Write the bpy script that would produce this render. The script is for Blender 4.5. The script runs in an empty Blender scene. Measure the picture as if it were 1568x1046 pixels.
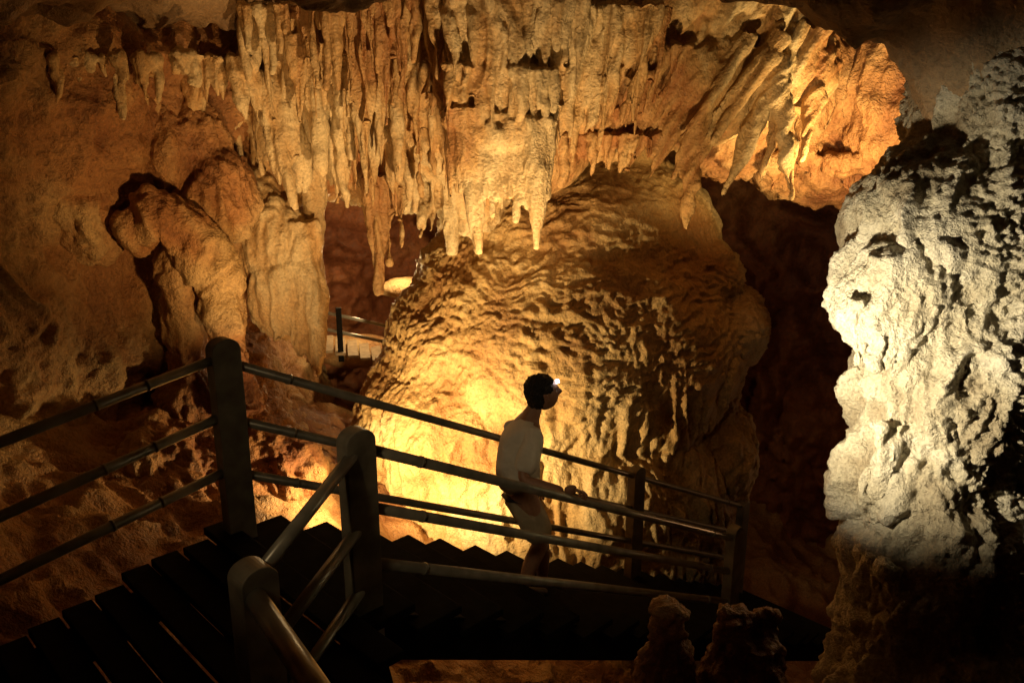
import bpy, bmesh, math, random
import numpy as np
from mathutils import Vector, Matrix
random.seed(7); R=random.Random(11)
scene=bpy.context.scene
# ------------------------------------------------------------------ noise
def _h(ix,iy,iz,k):
    n=(ix*73856093)^(iy*19349663)^(iz*83492791)^(k*2654435)
    n=n&0x7fffffff
    n=((n>>13)^n)*60493 & 0x7fffffff
    n=((n>>11)^n)*19990303 & 0x7fffffff
    n=(n>>7)^n
    return (n&0xffff)/65535.0
def noise(p,k=0):
    i=np.floor(p).astype(np.int64); f=p-i; f=f*f*f*(f*(f*6-15)+10)
    r=0
    for dx in(0,1):
        wx=f[:,0] if dx else 1-f[:,0]
        for dy in(0,1):
            wy=f[:,1] if dy else 1-f[:,1]
            for dz in(0,1):
                wz=f[:,2] if dz else 1-f[:,2]
                r=r+wx*wy*wz*_h(i[:,0]+dx,i[:,1]+dy,i[:,2]+dz,k)
    return r*2-1
def fbm(p,o=4,k=0,g=.5):
    a=1;r=0;t=0
    for j in range(o):
        r=r+a*noise(p*(2.03**j)+j*7.3,k+j); t+=a; a*=g
    return r/t
def worley(p,k=0):
    i=np.floor(p).astype(np.int64); f1=np.full(len(p),9.);f2=f1.copy()
    for dx in(-1,0,1):
        for dy in(-1,0,1):
            for dz in(-1,0,1):
                c=i+np.array([dx,dy,dz])
                q=np.stack([c[:,0]+_h(c[:,0],c[:,1],c[:,2],k+1),c[:,1]+_h(c[:,0],c[:,1],c[:,2],k+2),c[:,2]+_h(c[:,0],c[:,1],c[:,2],k+3)],1)
                d=np.sqrt(((p-q)**2).sum(1))
                f2=np.minimum(f2,np.maximum(f1,d)); f1=np.minimum(f1,d)
    return f1,f2
def ss(a,b,x):
    t=np.clip((x-a)/(b-a),0,1); return t*t*(3-2*t)
A3=lambda *v:np.array(v,float)
# ------------------------------------------------------------------ materials
def nd(nt,t,**k):
    n=nt.nodes.new(t)
    for a,b in k.items(): setattr(n,a,b)
    return n
PAL={}
def rock_mat(name,cols,scale=1.0,bump=.6,rough=.55,fine=30,stretch=1.0):
    m=bpy.data.materials.new(name); m.use_nodes=True; nt=m.node_tree; L=nt.links
    PAL[name]=(np.array(cols),scale,stretch)
    b=nt.nodes['Principled BSDF']
    tc=nd(nt,'ShaderNodeTexCoord'); at=nd(nt,'ShaderNodeAttribute',attribute_name='rock_tone')
    n2=nd(nt,'ShaderNodeTexNoise'); n2.inputs['Scale'].default_value=fine; n2.inputs['Detail'].default_value=3;n2.inputs['Roughness'].default_value=.7
    L.new(tc.outputs['Object'],n2.inputs['Vector'])
    r2=nd(nt,'ShaderNodeMapRange'); r2.inputs[1].default_value=.3;r2.inputs[2].default_value=.7;r2.inputs[3].default_value=.62;r2.inputs[4].default_value=1.18
    L.new(n2.outputs['Fac'],r2.inputs[0])
    mx=nd(nt,'ShaderNodeMix',data_type='RGBA',blend_type='MULTIPLY'); mx.inputs[0].default_value=1
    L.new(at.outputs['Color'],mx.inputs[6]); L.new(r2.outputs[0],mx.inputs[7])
    L.new(mx.outputs[2],b.inputs['Base Color'])
    rr=nd(nt,'ShaderNodeMapRange'); rr.inputs[1].default_value=.3;rr.inputs[2].default_value=.7;rr.inputs[3].default_value=rough-.12;rr.inputs[4].default_value=rough+.25
    L.new(n2.outputs['Fac'],rr.inputs[0]); L.new(rr.outputs[0],b.inputs['Roughness'])
    b.inputs['Specular IOR Level'].default_value=.4
    bp=nd(nt,'ShaderNodeBump'); bp.inputs['Strength'].default_value=bump; bp.inputs['Distance'].default_value=.045
    L.new(n2.outputs['Fac'],bp.inputs['Height']); L.new(bp.outputs[0],b.inputs['Normal'])
    return m
def simple(name,col,rough=.5,metal=0,nscale=20,var=.4,bump=.15,dist=.004):
    m=bpy.data.materials.new(name); m.use_nodes=True; nt=m.node_tree; L=nt.links; b=nt.nodes['Principled BSDF']
    tc=nd(nt,'ShaderNodeTexCoord'); n=nd(nt,'ShaderNodeTexNoise'); n.inputs['Scale'].default_value=nscale; n.inputs['Detail'].default_value=4
    L.new(tc.outputs['Object'],n.inputs['Vector'])
    mr=nd(nt,'ShaderNodeMapRange'); mr.inputs[1].default_value=.3;mr.inputs[2].default_value=.7;mr.inputs[3].default_value=1-var;mr.inputs[4].default_value=1+var*.4
    L.new(n.outputs['Fac'],mr.inputs[0])
    mx=nd(nt,'ShaderNodeMix',data_type='RGBA',blend_type='MULTIPLY'); mx.inputs[0].default_value=1; mx.inputs[6].default_value=(*col,1)
    L.new(mr.outputs[0],mx.inputs[7]); L.new(mx.outputs[2],b.inputs['Base Color'])
    b.inputs['Roughness'].default_value=rough; b.inputs['Metallic'].default_value=metal
    bp=nd(nt,'ShaderNodeBump'); bp.inputs['Strength'].default_value=bump; bp.inputs['Distance'].default_value=dist
    L.new(n.outputs['Fac'],bp.inputs['Height']); L.new(bp.outputs[0],b.inputs['Normal'])
    return m
M_dome=rock_mat('flowstone_ochre',[(.34,.17,.055),(.54,.35,.14),(.66,.50,.26)],.9,.65,.45,38)
M_wall=rock_mat('cave_rock_ochre',[(.20,.07,.025),(.40,.20,.075),(.55,.38,.18)],.8,.85,.5,30)
M_stal=rock_mat('dripstone_cream',[(.36,.16,.055),(.55,.35,.15),(.66,.53,.31)],1.3,.55,.45,40,stretch=.45)
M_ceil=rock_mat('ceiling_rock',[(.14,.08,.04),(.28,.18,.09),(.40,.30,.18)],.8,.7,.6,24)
M_col=rock_mat('column_calcite',[(.26,.20,.12),(.52,.46,.33),(.66,.61,.49)],1.5,.8,.5,48)
M_dark=rock_mat('passage_rock_red',[(.16,.05,.02),(.26,.09,.035),(.34,.15,.06)],.7,.6,.6,14)
# ------------------------------------------------------------------ mesh helpers
def mesh_obj(name,me,mat,parent=None,smooth=True):
    if mat: me.materials.append(mat)
    if smooth: me.polygons.foreach_set('use_smooth',[True]*len(me.polygons))
    o=bpy.data.objects.new(name,me); scene.collection.objects.link(o)
    if parent: o.parent=parent
    return o
def displace(me,fn,mat=None):
    n=len(me.vertices); co=np.empty(n*3); me.vertices.foreach_get('co',co); co=co.reshape(-1,3)
    no=np.empty(n*3,np.float32); me.vertex_normals.foreach_get('vector',no); no=no.reshape(-1,3).astype(float)
    r=fn(co,no); h=r if r.ndim==1 else r[:,2]
    if r.ndim==1: r=no*r[:,None]
    me.vertices.foreach_set('co',(co+r).ravel()); me.update()
    if mat:
        cols,sc,stz=PAL[mat.name]
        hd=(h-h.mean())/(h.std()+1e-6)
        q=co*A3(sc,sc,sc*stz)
        t=.5+1.0*fbm(q+.4*fbm(q*2,2,90)[:,None],5,80,.6)+.13*np.clip(hd,-2,2)  # noise tone, darker where displacement is low, paler where high
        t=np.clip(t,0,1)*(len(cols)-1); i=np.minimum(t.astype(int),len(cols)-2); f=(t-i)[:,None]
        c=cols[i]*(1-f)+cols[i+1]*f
        c=np.c_[c,np.ones(n)].astype(np.float32)
        a=me.color_attributes.new('rock_tone','FLOAT_COLOR','POINT'); a.data.foreach_set('color',c.ravel())
def sheet(name,fn,nu,nv,mat,disp):
    u,v=np.meshgrid(np.linspace(0,1,nu),np.linspace(0,1,nv),indexing='ij')
    P=fn(u.ravel(),v.ravel())
    me=bpy.data.meshes.new(name)
    idx=np.arange(nu*nv).reshape(nu,nv)
    F=np.stack([idx[:-1,:-1],idx[1:,:-1],idx[1:,1:],idx[:-1,1:]],-1).reshape(-1,4)
    me.from_pydata(P.tolist(),[],F.tolist()); me.update()
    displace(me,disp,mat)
    return mesh_obj(name,me,mat)
def ell(bm,c,r,sub=3,rot=None):
    M=Matrix.Translation(Vector(c))
    if rot: M=M@Matrix.Rotation(rot[1],4,rot[0])
    M=M@Matrix.Diagonal((*r,1))
    bmesh.ops.create_icosphere(bm,subdivisions=sub,radius=1,matrix=M)
def tube(bm,pts,rad,seg=12,sq=(1,1)):
    pts=[Vector(p) for p in pts]; rings=[]
    prev=None
    for i,p in enumerate(pts):
        t=(pts[min(i+1,len(pts)-1)]-pts[max(i-1,0)]).normalized()
        a=Vector((0,1,0)) if abs(t.y)<.9 else Vector((1,0,0))
        x=t.cross(a).normalized(); y=t.cross(x)
        if prev and x.dot(prev)<0: x=-x;y=-y
        prev=x
        rings.append([bm.verts.new(p+(x*math.cos(2*math.pi*k/seg)*sq[0]+y*math.sin(2*math.pi*k/seg)*sq[1])*rad[i]) for k in range(seg)])
    for a,b in zip(rings,rings[1:]):
        for k in range(seg): bm.faces.new((a[k],a[(k+1)%seg],b[(k+1)%seg],b[k]))
    bm.faces.new(rings[0][::-1]); bm.faces.new(rings[-1])
def stal(bm,top,tip,r0,r1=.015,bend=.03,pw=.75,n=8,sq=(1,1)):
    top=Vector(top);tip=Vector(tip);pts=[];rad=[]
    b=Vector((R.uniform(-1,1),R.uniform(-1,1),0))*bend
    for i in range(n+1):
        t=i/n; pts.append(top.lerp(tip,t)+b*math.sin(t*math.pi))
        rad.append(r1+(r0-r1)*(1-t)**pw*(1+.12*math.sin(i*2.1+top.x*9)))
    tube(bm,pts,rad,12,sq)
def formation(name,build,voxel,mat,disp,smooth=2):
    bm=bmesh.new(); build(bm); bmesh.ops.recalc_face_normals(bm,faces=bm.faces[:])
    me=bpy.data.meshes.new(name+'_src'); bm.to_mesh(me); bm.free()
    o=bpy.data.objects.new('tmp',me); scene.collection.objects.link(o)
    m=o.modifiers.new('r','REMESH'); m.mode='VOXEL'; m.voxel_size=voxel; m.use_smooth_shade=True
    if smooth:
        s=o.modifiers.new('s','SMOOTH'); s.iterations=smooth; s.factor=.5
    dg=bpy.context.evaluated_depsgraph_get(); me2=bpy.data.meshes.new_from_object(o.evaluated_get(dg))
    bpy.data.objects.remove(o); me2.name=name
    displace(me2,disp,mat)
    me2.materials.clear()
    return mesh_obj(name,me2,mat)
# ------------------------------------------------------------------ displacement recipes
def d_rough(p,n,a=1.0):
    w=p+np.stack([fbm(p*1.1,3,5),fbm(p*1.1,3,9),fbm(p*1.1,3,13)],1)*.38
    f1,f2=worley(w*A3(2.2,2.2,1.5),3)
    g1,_=worley(w*A3(6.5,6.5,5.0),21)
    h1,_=worley(w*A3(14,14,11),31)
    rg=1-2*np.abs(noise(w*A3(3,3,1.6),61))
    return a*(.20*fbm(w*.9,3,1)+.12*(.5-f1)+.095*(.6-g1)*ss(-.5,.3,fbm(p*.7,2,44))+.045*(.5-h1)+.05*rg+.03*fbm(w*7,3,8))
def d_flute(p,n,a=1.0):
    w=p+np.stack([fbm(p*1.3,3,5),fbm(p*1.3,3,9),0*p[:,0]],1)*.16
    f=fbm(w*A3(4,4,.9),3,3)
    c1,_=worley(w*A3(8,8,1.1),6); c2,_=worley(w*A3(18,18,2.2),16)
    h,_=worley(w*A3(12,12,7),12)
    return a*(.07*f+.085*(.5-c1)+.045*(.5-c2)+.012*(.5-h)+.010*fbm(p*16,2,2))
def d_dome(p,n):
    w=p+np.stack([fbm(p*.9,3,5),fbm(p*.9,3,9),fbm(p*1.3,4,13)],1)*.30
    f1,f2=worley(w*A3(4.0,4.0,12),3)
    g1,_=worley(w*A3(10,10,22),7); k1,_=worley(w*A3(2,2,2.4),27)
    up=ss(-3.7,-2.5,p[:,2]+.6*fbm(p*.8,2,60)-.35*ss(.6,1.8,p[:,0]))
    rip=(1-np.abs(noise(w*A3(2,2,15),41))*2)
    dr=worley(w*A3(11,11,2.2),39)[0]
    scal=.036*(.55-f1)+.042*(.5-g1)+.016*rip+.03*(.5-dr)
    fl=.08*fbm(w*A3(3.4,3.4,.7),3,31)+.05*(1-2*np.abs(noise(w*A3(5,5,1.0),36)))+.065*(.5-dr)
    h,_=worley(w*A3(12,12,5),17)
    smooth=1-.6*ss(-1.6,-1.1,p[:,2])*ss(.6,1.6,p[:,0])
    return (.15*fbm(p*.8,3,1)+.06*(.5-k1)+up*scal*smooth+(1-up)*(fl+.035*(.5-h)+.3*scal)+.018*fbm(p*14,2,2))
def d_col(p,n):
    w=p+np.stack([fbm(p*2,3,5),fbm(p*2,3,9),fbm(p*2,3,13)],1)*.13
    f1,f2=worley(w*A3(5,5,3.0),3); g1,_=worley(w*A3(14,14,8),7); h1,_=worley(w*28,9)
    pop=ss(2.55,2.85,p[:,0]+.3*fbm(p*2,2,70)); low=ss(-1.3,-1.7,p[:,2])
    rg=1-2*np.abs(noise(w*A3(5,5,1.4),61))
    return .12*fbm(w*1.7,3,1)+(.05+.06*low)*(.5-f1)+(.04+.03*low)*(.5-g1)+.022*(.5-h1)*(1+2.4*pop)+.03*fbm(w*A3(9,9,2.2),3,4)+.045*rg
# ------------------------------------------------------------------ cave shell
path=np.array([(-4.2,-3),(-4.7,1.0),(-4.5,3),(-4.15,4.6),(-3.95,5.8),(-3.45,6.9),(-3.1,7.7),(-2.75,8.3),(-2.9,9.2),(-3.3,10.2),(-3.6,12.8)],float)
seg=np.r_[0,np.cumsum(np.hypot(*np.diff(path,axis=0).T))]; seg/=seg[-1]
def f_left(u,v):
    x=np.interp(u,seg,path[:,0]);y=np.interp(u,seg,path[:,1]); z=-5+6.8*v
    out=.6*ss(-2.6,-4.2,z)
    over=.55*ss(-.9,.3,z)
    return np.stack([x+out*.8+over*.5,y-out*.3-over*.6,z],1)
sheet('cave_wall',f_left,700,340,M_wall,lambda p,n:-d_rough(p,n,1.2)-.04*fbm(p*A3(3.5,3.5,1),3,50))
def f_ceil(u,v):
    x=-6+13*u;y=-4+14.5*v
    z=.86+.02*y-.42*ss(-1.9,-3.4,x)+.9*ss(1.2,2.2,x)*ss(5.6,7.0,y)+.25*ss(5.2,6.6,y)
    z=z-.45*ss(1.9,3.0,x)*ss(6.2,5.0,y)-.12*np.sin(x*1.3+y*.6)
    z=z-(.30+.26*ss(1.2,2.6,x))*ss(.4,1.3,x)*np.exp(-((y-5.0)/.55)**2)
    return np.stack([x,y,z],1)
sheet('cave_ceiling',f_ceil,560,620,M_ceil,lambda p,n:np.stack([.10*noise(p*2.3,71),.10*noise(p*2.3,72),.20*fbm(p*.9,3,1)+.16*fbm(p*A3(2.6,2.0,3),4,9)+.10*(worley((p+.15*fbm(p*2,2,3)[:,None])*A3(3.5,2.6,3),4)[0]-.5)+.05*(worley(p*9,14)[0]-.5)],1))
def f_floor(u,v):
    x=-7+16*u;y=-4+20*v
    s=(x+1.56)*.712+(y-4.14)*.704; t=-(x+1.56)*.704+(y-4.14)*.712
    z=-3.45-.5*np.clip(s,-3,9)+.33*np.clip(t,0,4.5)+.12*np.clip(-t,0,3)
    return np.stack([x,y,z],1)
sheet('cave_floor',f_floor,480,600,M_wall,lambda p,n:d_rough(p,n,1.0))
def f_back(u,v):
    a=math.pi*(.02+.96*u); x=1.2-8.5*np.cos(a); y=7.5+7.5*np.sin(a); z=-10+13*v
    return np.stack([x,y,z],1)
sheet('passage_wall',f_back,420,260,M_dark,lambda p,n:3.2*d_rough(p*.6,n)+.3*fbm(p*A3(1.2,1.2,.4),3,6))
# ------------------------------------------------------------------ flowstone dome
def b_dome(bm):
    ell(bm,(.75,9.9,-2.7),(2.15,2.1,2.2)); ell(bm,(.85,10.0,-1.4),(1.75,1.7,1.25))
    ell(bm,(.55,9.6,-4.7),(2.45,2.1,2.3)); ell(bm,(-.55,9.4,-4.0),(1.45,1.5,1.9))
    ell(bm,(-.45,9.5,-2.7),(1.15,1.2,1.1))
    ell(bm,(2.4,9.6,-2.35),(.78,.8,.50)); ell(bm,(2.0,9.5,-1.7),(.75,.8,.6)); ell(bm,(2.4,9.3,-4.0),(.65,.8,.9)); ell(bm,(2.2,9.3,-5),(.6,.8,1)); ell(bm,(.9,10.4,-.2),(1.2,1.2,1.3))
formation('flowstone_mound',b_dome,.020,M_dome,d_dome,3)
# ------------------------------------------------------------------ column
def b_col(bm):
    ell(bm,(2.93,5.1,.05),(.44,.6,.75)); ell(bm,(2.80,4.95,-.72),(.68,.62,.75)); ell(bm,(2.40,4.78,-1.0),(.45,.42,.40))
    ell(bm,(2.75,4.8,-1.6),(.60,.6,.8)); ell(bm,(2.62,4.68,-2.1),(.52,.5,.45)); ell(bm,(2.68,4.5,-2.8),(.53,.55,.9)); ell(bm,(2.74,4.35,-3.8),(.63,.75,1.1))
    ell(bm,(3.35,5.2,-.5),(.55,.6,1.3)); ell(bm,(3.5,5.3,.9),(.9,.9,.6)); ell(bm,(3.0,4.52,-1.75),(.3,.28,.28)); ell(bm,(2.95,4.45,-2.25),(.32,.25,.25)); ell(bm,(2.4,4.55,-1.85),(.22,.18,.2))
    ell(bm,(2.5,4.15,-2.75),(.3,.2,.22)); ell(bm,(2.85,4.1,-3.1),(.35,.25,.25))
    for i in range(7): 
        x=2.03+i*.09; stal(bm,(x,4.55-.02*i,-.95),(x+.01,4.5,-1.35-R.uniform(0,.12)),.07)
    for i in range(10):
        x=2.2+i*.09; stal(bm,(x,4.44,-1.7),(x,4.38,-2.1-R.uniform(0,.12)),.055)
    for i in range(10):
        x=2.25+i*.09; stal(bm,(x,4.2,-2.5),(x,4.1,-2.95-R.uniform(0,.2)),.06)
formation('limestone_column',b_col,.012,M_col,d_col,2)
# ------------------------------------------------------------------ stalactite curtains
def row(bm,a,b,n,l0,l1,r0,r1,jit=.12,lean=(0,0)):
    a=Vector(a);b=Vector(b)
    for i in range(n):
        t=(i+R.uniform(-.6,.6))/max(1,n-1); p=a.lerp(b,t)+Vector((0,R.uniform(-jit,jit),0)); q=R.random()**1.5; l=l0*.8+(l1-l0*.8)*q
        rr=(r0+(r1-r0)*R.random())*(1.0+.6*q*(R.random()<.4))
        stal(bm,p,p+Vector((lean[0]*l,lean[1]*l,-l)),rr,bend=.03,pw=R.uniform(.7,1.1))
def b_A(bm):
    ell(bm,(-1.5,8.5,.45),(1.25,.75,.75)); ell(bm,(-2.5,8.5,.2),(.9,.7,.45)); ell(bm,(-.6,8.4,.3),(.7,.7,.9)); ell(bm,(-1.3,8.9,-.35),(.95,.5,.5))
    ell(bm,(-1.0,8.7,-.62),(.42,.35,.28)); ell(bm,(-2.3,8.7,-.3),(.8,.5,.5)); ell(bm,(-.45,8.6,-.5),(.45,.5,.6))
    H=[((-2.3,7.8,.45),(-2.04,7.6,-.74),.18),((-2.36,7.8,.4),(-2.2,7.65,-.52),.14),((-1.86,7.8,.75),(-1.81,7.68,-.42),.15),((-1.4,7.7,1.1),(-1.36,7.6,-.60),.20),
       ((-1.25,7.8,1.1),(-1.235,7.7,-.36),.12),((-1.08,7.8,1.1),(-1.07,7.7,-.40),.13),((-.88,7.75,1.1),(-.885,7.65,-.26),.18),((-1.62,8.0,.3),(-1.62,7.9,-.76),.12),((-.72,7.9,1.0),(-.76,7.8,-.42),.14),
       ((-1.6,7.75,1.0),(-1.56,7.65,-.14),.13),((-2.1,7.8,.7),(-2.0,7.7,-.28),.13),((-1.95,7.6,.8),(-1.93,7.55,.02),.11),((-1.15,7.5,1.1),(-1.14,7.45,.0),.11),((-.95,7.5,1.1),(-.97,7.45,.15),.10)]
    for a,b,r in H: stal(bm,a,b,r,pw=.9)
    row(bm,(-2.5,8.1,.0),(-.5,8.1,.1),30,.35,1.0,.04,.07)
    row(bm,(-2.6,7.9,.2),(-.6,7.85,.3),28,.4,1.0,.04,.06)
    row(bm,(-2.9,8.3,-.1),(-1.6,8.2,-.1),14,.3,.6,.045,.07)
    row(bm,(-2.4,7.7,1.0),(-.4,7.6,1.1),36,.5,1.25,.04,.07,.2)
    row(bm,(-2.3,7.3,1.0),(-.3,7.2,1.1),30,.3,.8,.035,.06,.2)
    row(bm,(-3.6,7.0,.55),(-2.4,7.6,.6),22,.2,.65,.04,.08,.2)
    row(bm,(-4.1,6.0,.45),(-2.6,6.9,.6),26,.15,.5,.04,.08,.25)
    stal(bm,(-1.42,8.4,-.5),(-1.36,8.1,-1.66),.17,.04); stal(bm,(-1.30,8.4,-.5),(-1.25,8.1,-1.35),.09); stal(bm,(-1.14,8.4,-.6),(-1.13,8.1,-1.18),.07)
    stal(bm,(-.95,8.4,-.6),(-.93,8.1,-1.08),.07); stal(bm,(-.82,8.4,-.6),(-.83,8.1,-1.02),.07); stal(bm,(-.68,8.4,-.4),(-.62,8.2,-1.25),.14,.04)
    ell(bm,(-2.75,8.2,-.9),(.55,.4,.55)); ell(bm,(-2.38,8.0,-1.2),(.38,.3,.55)); ell(bm,(-2.33,7.9,-1.6),(.34,.24,.5))
    stal(bm,(-2.45,7.9,-1.2),(-2.38,7.8,-2.1),.2,.05,sq=(1.2,.7)); stal(bm,(-2.1,7.9,-.9),(-1.97,7.7,-2.42),.19,.03,pw=.5,sq=(1.1,.7)); stal(bm,(-2.2,7.9,-1.2),(-2.14,7.72,-2.25),.2,.04,pw=.5,sq=(1.1,.8))
    stal(bm,(-2.02,8.2,-.4),(-1.97,8.0,-1.9),.12,.05)
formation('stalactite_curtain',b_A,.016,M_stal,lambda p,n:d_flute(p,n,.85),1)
def b_B(bm):
    ell(bm,(-.1,7.3,.45),(.6,.5,.65)); ell(bm,(-.1,7.15,-.02),(.50,.38,.30)); ell(bm,(.6,7.7,.5),(.7,.6,.7)); ell(bm,(.1,8.0,-.1),(.7,.6,.6))
    stal(bm,(-.42,6.95,.15),(-.284,6.8,-1.04),.20,.02,pw=1.1); stal(bm,(.22,6.95,.05),(.21,6.8,-1.0),.16,.02,pw=.95)
    for x,z in((-.52,-.5),(-.34,-.62),(-.16,-.66),(-.08,-.6),(.03,-.7),(.12,-.6),(-.23,-.5),(.3,-.5),(-.44,-.45),(-.02,-.5),(.08,-.55),(-.12,-.5),(-.38,-.5)): stal(bm,(x*.95,6.95,.05),(x,6.85,z-.08),.066,.02,pw=.8)
    row(bm,(-.55,6.95,1.0),(.4,6.95,1.05),20,.5,1.0,.04,.07,.1); row(bm,(-.5,7.05,.2),(.4,7.05,.2),16,.4,.65,.035,.055,.05)
    row(bm,(-.6,6.85,1.0),(.5,6.85,1.05),20,.55,1.15,.045,.09,.08); row(bm,(-.5,6.78,.5),(.35,6.8,.45),14,.3,.65,.035,.06,.05)
    row(bm,(.2,7.1,.95),(1.3,7.2,1.0),22,.7,1.3,.045,.09,.1,(-.14,0)); row(bm,(.3,7.15,.5),(1.2,7.25,.5),15,.4,.75,.04,.065,.07,(-.18,0))
def b_C(bm):
    ell(bm,(.9,7.9,.35),(.75,.6,.65)); ell(bm,(1.7,8.0,.4),(.8,.6,.60)); ell(bm,(2.5,8.2,.55),(.7,.6,.5)); ell(bm,(1.5,8.1,1.1),(1.6,.7,.5))
    for a,b,r in [((1.75,7.6,.35),(1.57,7.25,-.88),.15),((2.34,7.6,.6),(2.54,7.3,-.64),.16),((2.0,7.6,.6),(1.45,7.4,-.45),.12),((2.25,7.6,.65),(1.63,7.35,-.40),.12),((2.5,7.7,.65),(1.92,7.35,-.58),.14),
                  ((1.4,7.6,.6),(1.05,7.4,-.40),.12),((1.75,7.6,.7),(1.25,7.4,-.46),.12),((2.65,7.8,.7),(2.3,7.5,-.5),.14),((2.85,7.9,.7),(2.7,7.6,-.3),.13),((2.1,7.5,.8),(1.5,7.35,-.1),.10),((2.4,7.55,.8),(1.8,7.35,-.12),.11)]:
        stal(bm,a,b,r,pw=.8,sq=(1,.8))
    row(bm,(.38,7.35,-.05),(1.3,7.4,-.05),18,.25,.48,.04,.07,.06)
    row(bm,(.4,7.4,.6),(1.6,7.4,.7),22,.5,.95,.045,.08,.1,(-.35,0))
    row(bm,(1.2,7.6,.9),(2.9,7.7,.9),24,.5,1.1,.045,.08,.1,(-.5,0))
def b_cav(bm):
    ell(bm,(3.1,9.3,.5),(1.2,.8,.95)); ell(bm,(4.2,8.8,.2),(.8,.9,1.2)); ell(bm,(2.3,9.6,.9),(1.3,.8,.8)); ell(bm,(3.6,9.2,-.35),(1.0,.6,.5)); ell(bm,(2.4,9.0,0),(.5,.5,.6))
    row(bm,(2.7,8.7,-.3),(4.3,8.4,-.3),14,.2,.5,.07,.13)
    stal(bm,(3.2,8.6,1.2),(3.05,8.5,-.4),.16,.06); stal(bm,(4.0,8.2,.6),(3.95,8.1,-.9),.2,.04)
formation('stalactite_cluster',b_B,.014,M_stal,lambda p,n:d_flute(p,n,1.0)*(.40+.45*ss(-.25,.15,p[:,2])),1)
formation('drapery_curtain',b_C,.016,M_stal,lambda p,n:d_flute(p+np.stack([p[:,2]*-.5,0*p[:,0],0*p[:,0]],1),n,.8),1)
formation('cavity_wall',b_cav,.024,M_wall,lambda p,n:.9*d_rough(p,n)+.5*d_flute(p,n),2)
def b_L(bm):
    ell(bm,(-3.5,7.6,-.15),(.9,.5,.5)); ell(bm,(-3.75,6.9,-.4),(.35,.4,.7)); ell(bm,(-2.75,7.6,-.6),(.35,.4,.45))
    tube(bm,[(-3.35,6.9,-.9),(-3.1,7.0,-.72),(-2.85,7.1,-.85),(-2.7,7.2,-1.3),(-2.65,7.2,-1.9),(-2.6,7.1,-2.6)],[.16,.18,.18,.17,.17,.22],14)
    tube(bm,[(-3.1,7.3,-.7),(-3.0,7.2,-1.4),(-3.05,7.2,-2.2),(-3.1,7.0,-3.0)],[.16,.15,.18,.3],12)
    ell(bm,(-3.3,6.6,-3.1),(.8,.7,.6)); ell(bm,(-2.6,7.2,-3.3),(.7,.5,.45))
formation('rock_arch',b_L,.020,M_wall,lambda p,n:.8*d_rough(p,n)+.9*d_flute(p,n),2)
def b_W(bm):
    ell(bm,(-1.50,11.2,-2.2),(.42,.3,.13)); ell(bm,(-1.15,11.3,-2.5),(.5,.4,.35)); ell(bm,(-2.5,12.3,-3.45),(.8,.5,.25))
formation('passage_ledge',b_W,.03,M_wall,lambda p,n:.35*d_rough(p,n),1)
# ------------------------------------------------------------------ stalagmites
def stalag(name,parts,base):
    def b(bm):
        for x,y,zt,r in parts:
            tube(bm,[(x+.02,y,base),(x,y,zt-.6),(x+.01,y,zt-.3),(x-.01,y,zt-.12),(x,y,zt-.04),(x,y,zt)],[r*2.2,r*1.5,r*1.15,r*.75,r*.8,r*.35],14)
    formation(name,b,.010,M_wall,lambda p,n:.05*fbm(p*4,3,3)+.045*(.5-worley(p*11,4)[0])+.02*(.5-worley(p*24,5)[0])+.012*fbm(p*30,2,1),1)
stalag('stalagmite',[(.79,3.5,-2.28,.12)],-4.2)
stalag('stalagmite',[(1.12,3.5,-2.31,.13),(1.30,3.55,-2.33,.10),(1.22,3.5,-2.45,.18)],-4.2)
# ------------------------------------------------------------------ railing
M_steel=simple('painted_steel_rail',(.25,.235,.19),.32,.2,9,.4,.2)
M_post=simple('painted_steel_post',(.17,.15,.11),.42,0,9,.55,.3)
M_wood=simple('dark_wet_timber',(.007,.0055,.004),.85,0,14,.6,.5)
M_wood.node_tree.nodes['Principled BSDF'].inputs['Specular IOR Level'].default_value=.12
def empty(name):
    e=bpy.data.objects.new(name,None); scene.collection.objects.link(e); return e
def pipe(par,name,pts,r=.027,collars=True,mat=None):
    bm=bmesh.new(); tube(bm,pts,[r]*len(pts),16)
    if collars:
        for a,b in zip(pts,pts[1:]):
            a=Vector(a);b=Vector(b);L=(b-a).length;d=(b-a)/L
            for q in (.42,L-.42):
                if 0<q<L: tube(bm,[a+d*(q-.008),a+d*(q+.008)],[r*1.12]*2,16)
    bmesh.ops.recalc_face_normals(bm,faces=bm.faces[:])
    me=bpy.data.meshes.new(name); bm.to_mesh(me); bm.free(); o=mesh_obj(name,me,mat or M_steel,par,False)
    for p in me.polygons: p.use_smooth=len(p.vertices)==4
    return o
def post(par,name,x,y,z0,z1,w=.12,dp=.09,ang=44.7):
    bm=bmesh.new(); r=w/2
    prof=[(-r,z0),(r,z0)]+[(r*math.cos(math.pi*k/14),z1-r*.8+r*.8*math.sin(math.pi*k/14)) for k in range(15)]
    f=[bm.verts.new((a,-dp/2,z)) for a,z in prof]; g=[bm.verts.new((a,dp/2,z)) for a,z in prof]; n=len(prof)
    bm.faces.new(f); bm.faces.new(g[::-1])
    for k in range(n): bm.faces.new((f[k],g[k],g[(k+1)%n],f[(k+1)%n]))
    M=Matrix.Translation((x,y,0))@Matrix.Rotation(math.radians(ang),4,'Z'); bm.transform(M)
    bmesh.ops.recalc_face_normals(bm,faces=bm.faces[:])
    me=bpy.data.meshes.new(name); bm.to_mesh(me); bm.free(); o=mesh_obj(name,me,M_post,par,False)
    b=o.modifiers.new('b','BEVEL'); b.width=.004; b.segments=2; b.limit_method='ANGLE'; return o
D=Vector((.712,.704,0))
far0=Vector((-1.56,4.14,0)); near0=Vector((-.725,3.455,0))
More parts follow.
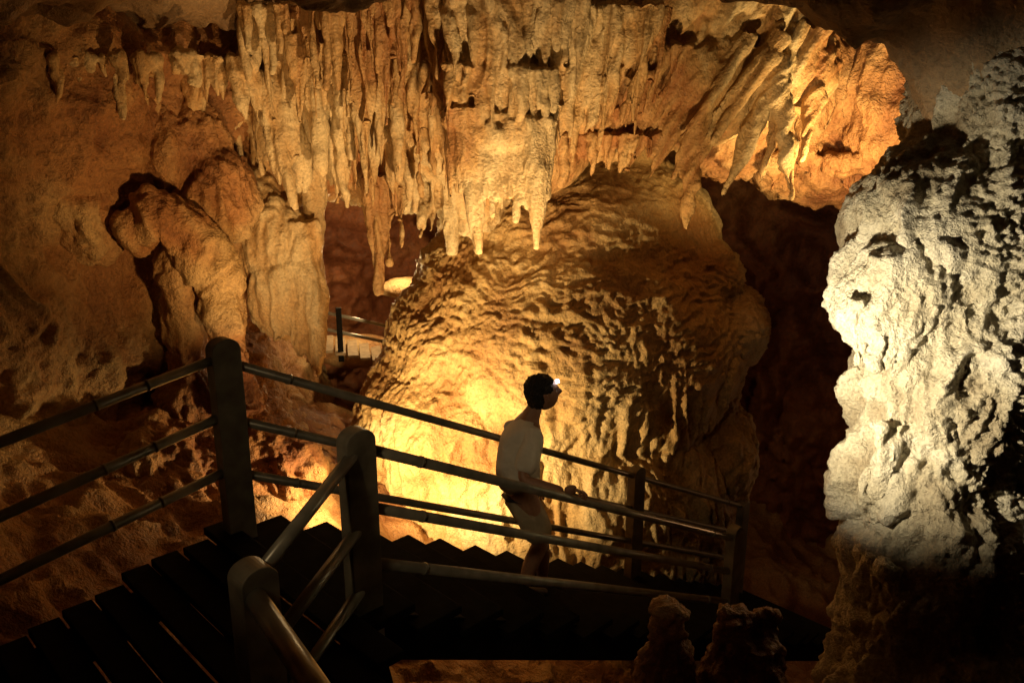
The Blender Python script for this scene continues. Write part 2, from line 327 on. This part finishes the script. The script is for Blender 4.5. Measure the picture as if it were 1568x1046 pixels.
def on(b,s,z): v=b+D*s; return (v.x,v.y,z)
fr=empty('walkway_railing')
for i,(z0,z1,zl) in enumerate([(-1.22,-3.13,-1.37),(-1.55,-3.47,-1.71),(-1.87,-3.80,-2.01)]):
    sl=(z1-z0)/3.82
    pipe(fr,'rail_%d'%(i+1),[on(far0,0,z0),on(far0,5.9,z0+sl*5.9)])
    pipe(fr,'side_rail_%d'%(i+1),[on(far0,0,z0+.03),(-2.31,3.36,zl),(-2.31-.75,3.36-.78,zl-.2)])
post(fr,'post_1',-1.56,4.14,-2.3,-1.09,.16); post(fr,'post_2',*on(far0,3.82,0)[:2],-4.35,-3.03,.16); post(fr,'post_3',*on(far0,5.9,0)[:2],-5.4,-4.1,.14)
nr=empty('walkway_railing')
for i,(z0,z1) in enumerate([(-1.43,-3.32),(-1.73,-3.63),(-2.03,-3.92)]):
    pipe(nr,'rail_%d'%(i+1),[on(near0,0,z0),on(near0,3.637,z1)],.028)
pipe(nr,'corner_rail_1',[(-.725,3.455,-1.45),(-.98,2.70,-1.66)],.03,False)
pipe(nr,'corner_rail_2',[(-.725,3.455,-1.84),(-.98,2.70,-2.0)],.03,False)
pipe(nr,'corner_rail_3',[(-.725,3.455,-2.16),(-.98,2.70,-2.32)],.03,False)
pipe(nr,'end_rail_1',[(-.98,2.66,-1.70),(-.62,2.10,-1.64),(-.3,1.6,-1.6)],.042,False)
post(nr,'post_1',-.725,3.455,-2.9,-1.34,.16); post(nr,'post_2',*on(near0,3.637,0)[:2],-4.6,-3.20,.15); post(nr,'post_3',-.98,2.68,-3.0,-1.58,.15,.12)
# ------------------------------------------------------------------ stairs and landing
def box(bm,c,size,rot=45,tilt=0):
    bmesh.ops.create_cube(bm,size=1,matrix=Matrix.Translation(c)@Matrix.Rotation(math.radians(rot),4,'Z')@Matrix.Rotation(tilt,4,'Y')@Matrix.Diagonal((*size,1)))
def box_obj(par,name,boxes,mat=M_wood,bev=.005):
    bm=bmesh.new()
    for b in boxes: box(bm,*b)
    me=bpy.data.meshes.new(name); bm.to_mesh(me); bm.free(); o=mesh_obj(name,me,mat,par,False)
    m=o.modifiers.new('b','BEVEL'); m.width=bev; m.segments=2; return o
PN=Vector((.704,-.712,0))
st=empty('wooden_staircase')
ang=math.degrees(math.atan2(.704,.712)); bx=[]; rs=[]
for i in range(19):
    s=.16+i*.322; c=far0+D*s+PN*(.53+R.uniform(-.03,.03)); z=-2.20-.528*s-.02
    bx.append(((c.x,c.y,z),(.30,1.34+R.uniform(-.05,.05),.045),ang,0))
    c=far0+D*(s-.165)+PN*.53; rs.append(((c.x,c.y,z+.087),(.018,1.0,.12),ang,0))
box_obj(st,'treads',bx); box_obj(st,'risers',rs[1:])
L=6.2;sl=math.atan(.528)
for k,t in(('stringer_1',-.02),('stringer_2',1.08)):
    c=far0+D*(L/2)+PN*t; box_obj(st,k,[((c.x,c.y,-2.20-.528*L/2-.17),(L/math.cos(sl),.06,.24),ang,sl)])
dk=empty('wooden_deck'); bx=[]
for i in range(24):
    s=-.08-i*.155; w=.145; c=far0+D*s+PN*(.75+R.uniform(-.05,.05)); 
    bx.append(((c.x,c.y,-2.22+.20*s+R.uniform(-.006,.006)),(w,1.70,.045),ang,0))
box_obj(dk,'planks',bx)
tl=-math.atan(.20)
for j,t in((1,.02),(2,1.45)):
    c=far0+D*-1.8+PN*t; box_obj(dk,'joist_%d'%j,[((c.x,c.y,-2.35-.36),(3.6,.08,.2),ang,tl)])
box_obj(dk,'support_posts',[((-1.62,4.1,-3.25),(.12,.12,1.8),ang,0),((-.75,3.2,-3.3),(.12,.12,1.8),ang,0),((-2.6,3.05,-3.5),(.12,.12,1.8),ang,0)])
M_wood2=simple('weathered_timber',(.30,.22,.13),.7,0,14,.4,.4)
fw=empty('distant_walkway')
box_obj(fw,'planks',[((-2.75+.17*i,11.5+.05*i,-3.12-.05*i),(.15,.9,.04),12,0) for i in range(9)],M_wood2)
for j,z in enumerate((-2.55,-2.80)): pipe(fw,'rail_%d'%j,[(-3.0,11.1,z+.08),(-1.3,11.5,z-.42)],.025,False)
for j,(x,z) in enumerate(((-2.5,-2.6),(-1.75,-2.85))): box_obj(fw,'post_%d'%j,[((x,11.2+(x+2.5)*.24,z-.3),(.08,.08,.8),12,0)])
# ------------------------------------------------------------------ man
man=empty('man')
M_skin=simple('skin',(.34,.18,.11),.5,0,60,.15,.1); M_shirt=simple('cotton_shirt',(.76,.73,.64),.85,0,9,.12,.7,dist=.04)
M_short=simple('khaki_shorts',(.40,.34,.23),.85,0,12,.2,.6,dist=.03); M_hair=simple('black_hair',(.012,.009,.007),.5,0,120,.5,1.0,dist=.01)
M_sock=simple('shoe_leather',(.05,.035,.025),.6); M_belt=simple('belt_leather',(.02,.013,.01),.5)
def skin(name,verts,edges,mat,sub=2,root=0):
    me=bpy.data.meshes.new(name); me.from_pydata([v[0] for v in verts],edges,[])
    o=bpy.data.objects.new(name,me); scene.collection.objects.link(o)
    sk=o.modifiers.new('s','SKIN'); sk.use_smooth_shade=True; sk.branch_smoothing=.6
    for i,v in enumerate(verts):
        r=v[1]; r=(r,r) if not isinstance(r,tuple) else r
        me.skin_vertices[0].data[i].radius=r; me.skin_vertices[0].data[i].use_root=(i==root)
    m=o.modifiers.new('u','SUBSURF'); m.levels=sub; m.render_levels=sub
    dg=bpy.context.evaluated_depsgraph_get(); me2=bpy.data.meshes.new_from_object(o.evaluated_get(dg)); bpy.data.objects.remove(o)
    me2.materials.clear(); return mesh_obj(name,me2,mat,man)
pel=(.06,4.90,-2.36)
RS=(.15,4.78,-1.91); LS=(.05,5.06,-1.92)
REl=(.06,4.64,-2.15); RW=(.325,4.55,-2.185); LEl=(.08,5.17,-2.16); LW=(.17,5.12,-2.36)
RH=(.105,4.82,-2.40); LH=(.03,4.98,-2.40); RK=(.20,4.86,-2.71); RA=(.08,4.86,-3.06); LK=(.20,5.06,-2.78); LA=(.22,5.18,-3.20)
V=[(pel,.12),((.05,4.905,-2.2),.115),((.055,4.91,-2.02),.125),((.10,4.93,-1.89),.10),((.135,4.94,-1.80),.058),((.17,4.945,-1.74),.056),
   (RS,.055),(REl,.044),(RW,.028),(LS,.055),(LEl,.042),(LW,.028),
   (RH,.09),(RK,.062),((.13,4.85,-2.86),.060),(RA,.040),(LH,.09),(LK,.062),((.22,5.11,-2.95),.058),(LA,.040)]
E=[(0,1),(1,2),(2,3),(3,4),(4,5),(3,6),(6,7),(7,8),(3,9),(9,10),(10,11),(0,12),(12,13),(13,14),(14,15),(0,16),(16,17),(17,18),(18,19)]
skin('body',V,E,M_skin)
mid=lambda a,b,t:tuple(a[i]+(b[i]-a[i])*t for i in range(3))
skin('shirt',[((.050,4.905,-2.37),.158),((.035,4.905,-2.2),.168),((.035,4.91,-2.05),.180),((.080,4.925,-1.92),.135),((.12,4.935,-1.84),.068),
   (RS,.082),(mid(RS,REl,.45),.084),(mid(RS,REl,.90),.090),(LS,.070),(mid(LS,LEl,.45),.07),(mid(LS,LEl,.86),.074)],
   [(0,1),(1,2),(2,3),(3,4),(3,5),(5,6),(6,7),(3,8),(8,9),(9,10)],M_shirt)
skin('shorts',[((.06,4.90,-2.40),.150),((.058,4.905,-2.34),.142),(RH,.118),(mid(RH,RK,.5),.112),(mid(RH,RK,.98),.108),(LH,.112),(mid(LH,LK,.5),.104),(mid(LH,LK,.92),.098)],
   [(0,1),(0,2),(2,3),(3,4),(0,5),(5,6),(6,7)],M_short)
skin('belt',[((.058,4.905,-2.395),.158),((.058,4.905,-2.37),.158)],[(0,1)],M_belt,1)
for nm,a in(('shoe_1',RA),('shoe_2',LA)):
    x,y,z=a; skin(nm,[((x-.03,y-.01,z-.01),.045),((x,y,z-.035),.045),((x+.09,y+.03,z-.055),.04),((x+.17,y+.06,z-.065),.028)],[(0,1),(1,2),(2,3)],M_sock)
rd=Vector((.60,.593,-.44)).normalized()
palm=Vector((.375,4.535,-2.175))
skin('palm',[(RW,.027),(tuple(palm+Vector((-.01,-.0,.012))),(.022,.036)),(tuple(palm+Vector((.03,.01,.0))),(.018,.034))],[(0,1),(1,2)],M_skin)
for k,l in enumerate((.95,1.05,1.0,.8)):
    b=palm+rd*(.032-.021*k)+Vector((.03,0,.0))
    pts=[b,b+Vector((.026,.004,-.004))*l,b+Vector((.045,.0,-.028))*l,b+Vector((.035,.0,-.056))*l]
    skin('finger_%d'%(k+1),[(tuple(q),r) for q,r in zip(pts,(.010,.0095,.009,.008))],[(0,1),(1,2),(2,3)],M_skin,2)
b=palm+Vector((.0,.02,-.005)); skin('thumb',[(tuple(b),.012),(tuple(b+Vector((.03,.035,-.012))),.011),(tuple(b+Vector((.055,.04,-.03))),.009)],[(0,1),(1,2)],M_skin)
lp=Vector((.185,5.11,-2.41)); skin('palm_left',[(LW,.027),(tuple(lp),(.02,.035)),(tuple(lp+Vector((.01,0,-.04))),(.018,.032))],[(0,1),(1,2)],M_skin)
for k,l in enumerate((.95,1.05,1.0,.8)):
    b=lp+Vector((.035-.02*k,0,-.045)); skin('finger_left_%d'%(k+1),[(tuple(b),.010),(tuple(b+Vector((.003,-.006,-.034))*l),.009),(tuple(b+Vector((.0,-.022,-.058))*l),.008)],[(0,1),(1,2)],M_skin)
b=lp+Vector((.03,0,-.005)); skin('thumb_left',[(tuple(b),.012),(tuple(b+Vector((.022,-.012,-.03))),.010),(tuple(b+Vector((.026,-.02,-.055))),.008)],[(0,1),(1,2)],M_skin)
def head():
    HM=Matrix.Translation((.200,4.95,-1.675))@Matrix.Rotation(math.radians(14),4,'Z')@Matrix.Rotation(math.radians(-9),4,'Y')@Matrix.Scale(1.06,4)
    bm=bmesh.new(); bmesh.ops.create_icosphere(bm,subdivisions=5,radius=1)
    for v in bm.verts:
        x,y,z=v.co
        X=x*.095;Y=y*.074;Z=z*.112
        if z<0: X=X*(1-.10*(-z)) + .018*(-z)*(x>0)*x; Y*=1-.28*(-z)**1.3
        if x<0 and z<0: X*=1-.35*(-z)
        g=lambda cx,cz,s,w:math.exp(-((y)/w)**2-((z-cz)/s)**2)*(x>0)
        X+=.026*g(0,-.16,.16,.16)+.012*g(0,.02,.22,.12)
        X+=.008*g(0,-.50,.07,.30)+.008*g(0,-.62,.06,.28)-.004*g(0,-.56,.03,.3)
        X+=.012*g(0,-.86,.14,.35)
        X+=.006*math.exp(-((z-.2)/.1)**2)*(x>.5)*(abs(y)<.7)
        for sy in(-1,1): X-=.010*math.exp(-((y-sy*.38)/.17)**2-((z-.06)/.10)**2)*(x>0)
        v.co=(X,Y,Z)
    me=bpy.data.meshes.new('head'); bm.to_mesh(me); bm.free(); o=mesh_obj('head',me,M_skin,man); o.matrix_local=HM
    M_eye=simple('eye_white',(.5,.48,.45),.2)
    for i,sy in enumerate((-1,1)):
        bm=bmesh.new(); ell(bm,(.0,sy*.076,-.012),(.016,.010,.030),3,('Y',-.2)); ell(bm,(-.004,sy*.080,.006),(.018,.012,.016),2)
        me=bpy.data.meshes.new('ear'); bm.to_mesh(me); bm.free(); e=mesh_obj('ear_%d'%(i+1),me,M_skin,man); e.matrix_local=HM
        bm=bmesh.new(); ell(bm,(.077,sy*.029,.007),(.012,.013,.010),2); me=bpy.data.meshes.new('eye'); bm.to_mesh(me); bm.free()
        e=mesh_obj('eye_%d'%(i+1),me,M_eye,man); e.matrix_local=HM
        bm=bmesh.new(); ell(bm,(.086,sy*.030,.007),(.005,.006,.006),2); me=bpy.data.meshes.new('iris'); bm.to_mesh(me); bm.free()
        e=mesh_obj('iris_%d'%(i+1),me,M_hair,man); e.matrix_local=HM
    bm=bmesh.new(); ell(bm,(-.012,0,.030),(.098,.083,.098),4); ell(bm,(-.045,0,-.015),(.062,.074,.07),4)
    me=bpy.data.meshes.new('hair_s'); bm.to_mesh(me); bm.free(); t=bpy.data.objects.new('t',me); scene.collection.objects.link(t)
    m=t.modifiers.new('r','REMESH'); m.mode='VOXEL'; m.voxel_size=.004
    dg=bpy.context.evaluated_depsgraph_get(); me2=bpy.data.meshes.new_from_object(t.evaluated_get(dg)); bpy.data.objects.remove(t)
    def dh(p,n):
        f,_=worley(p*70,3); face=ss(.045,.075,p[:,0])*ss(.075,.045,p[:,2]); 
        return .014*(.6-f)+.010*noise(p*30,2)-.035*face
    displace(me2,dh); me2.materials.clear(); h=mesh_obj('hair',me2,M_hair,man); h.matrix_local=HM
    bm=bmesh.new(); tube(bm,[(.088,-.02,.060),(.108,-.02,.060)],[.013,.012],16); me=bpy.data.meshes.new('headlamp'); bm.to_mesh(me); bm.free()
    hl=bpy.data.materials.new('headlamp_lens'); hl.use_nodes=True; bb=hl.node_tree.nodes['Principled BSDF']; bb.inputs['Emission Color'].default_value=(.85,.88,1,1); bb.inputs['Emission Strength'].default_value=6.0
    q=mesh_obj('headlamp',me,hl,man); q.matrix_local=HM
head()
# ------------------------------------------------------------------ lights
def fin(l,name,loc):
    o=bpy.data.objects.new(name,l); o.location=loc; scene.collection.objects.link(o)
    try: l.cycles.max_bounces=3
    except Exception: pass
    return o
def pt(name,loc,e,col=(1,.60,.22),r=.08):
    l=bpy.data.lights.new(name,'POINT'); l.energy=e; l.color=col; l.shadow_soft_size=r
    return fin(l,name,loc)
def spot(name,loc,to,e,col=(1,.60,.22),ang=80,r=.08,bl=1.0):
    l=bpy.data.lights.new(name,'SPOT'); l.energy=e; l.color=col; l.shadow_soft_size=r; l.spot_size=math.radians(ang); l.spot_blend=bl
    o=fin(l,name,loc); o.rotation_euler=(Vector(to)-Vector(loc)).to_track_quat('-Z','Y').to_euler(); return o
spot('dome_lamp',(-1.3,6.7,-3.35),(.0,9.3,-3.0),680,(1,.69,.31),125,.07,.9)
spot('ledge_lamp',(-1.2,6.8,-3.2),(-2.9,6.7,-3.6),180,(1,.64,.26),110,.06)
spot('ceiling_lamp',(.1,5.5,-2.2),(-.6,7.8,.05),620,(1,.62,.26),84,.07)
spot('drapery_lamp',(1.2,5.6,-1.7),(1.7,7.6,.35),210,(1,.62,.24),74,.06)
spot('wall_lamp',(-1.6,5.7,-1.5),(-3.1,7.7,-.1),130,(1,.55,.19),96,.06)
spot('cavity_lamp',(3.1,7.0,-.9),(2.9,8.9,.6),460,(1,.66,.26),112,.08)
spot('column_lamp',(.95,3.75,-1.5),(2.35,4.65,-1.3),400,(1,.84,.56),88,.05)
spot('left_wall_lamp',(-1.9,6.2,-2.7),(-2.4,8.0,-1.0),110,(1,.64,.28),64)
pt('window_lamp',(-1.55,10.8,-1.75),40,(1,.66,.3))
pt('distant_lamp',(-2.3,11.9,-2.4),60,(1,.66,.3))
pt('passage_lamp',(5.2,9.5,-4.6),16,(1,.5,.2))
spot('camera_fill',(-1.9,.7,.35),(.0,4.8,-2.0),80,(1,.72,.38),42,.1)  # unseen fill added on the camera side to brighten man and rails
# ------------------------------------------------------------------ world, camera
w=bpy.data.worlds.new('World'); scene.world=w; w.use_nodes=True; nt=w.node_tree
nt.nodes['Background'].inputs[0].default_value=(.5,.3,.15,1); nt.nodes['Background'].inputs[1].default_value=.0015
cam=bpy.data.cameras.new('camera'); cam.lens=28; cam.sensor_width=36; cam.clip_end=200; cam.clip_start=.05
co=bpy.data.objects.new('camera',cam); co.location=(0,0,0); co.rotation_euler=(math.radians(75),0,0); scene.collection.objects.link(co); scene.camera=co
scene.view_settings.view_transform='Standard'; scene.view_settings.look='None'; scene.view_settings.exposure=0
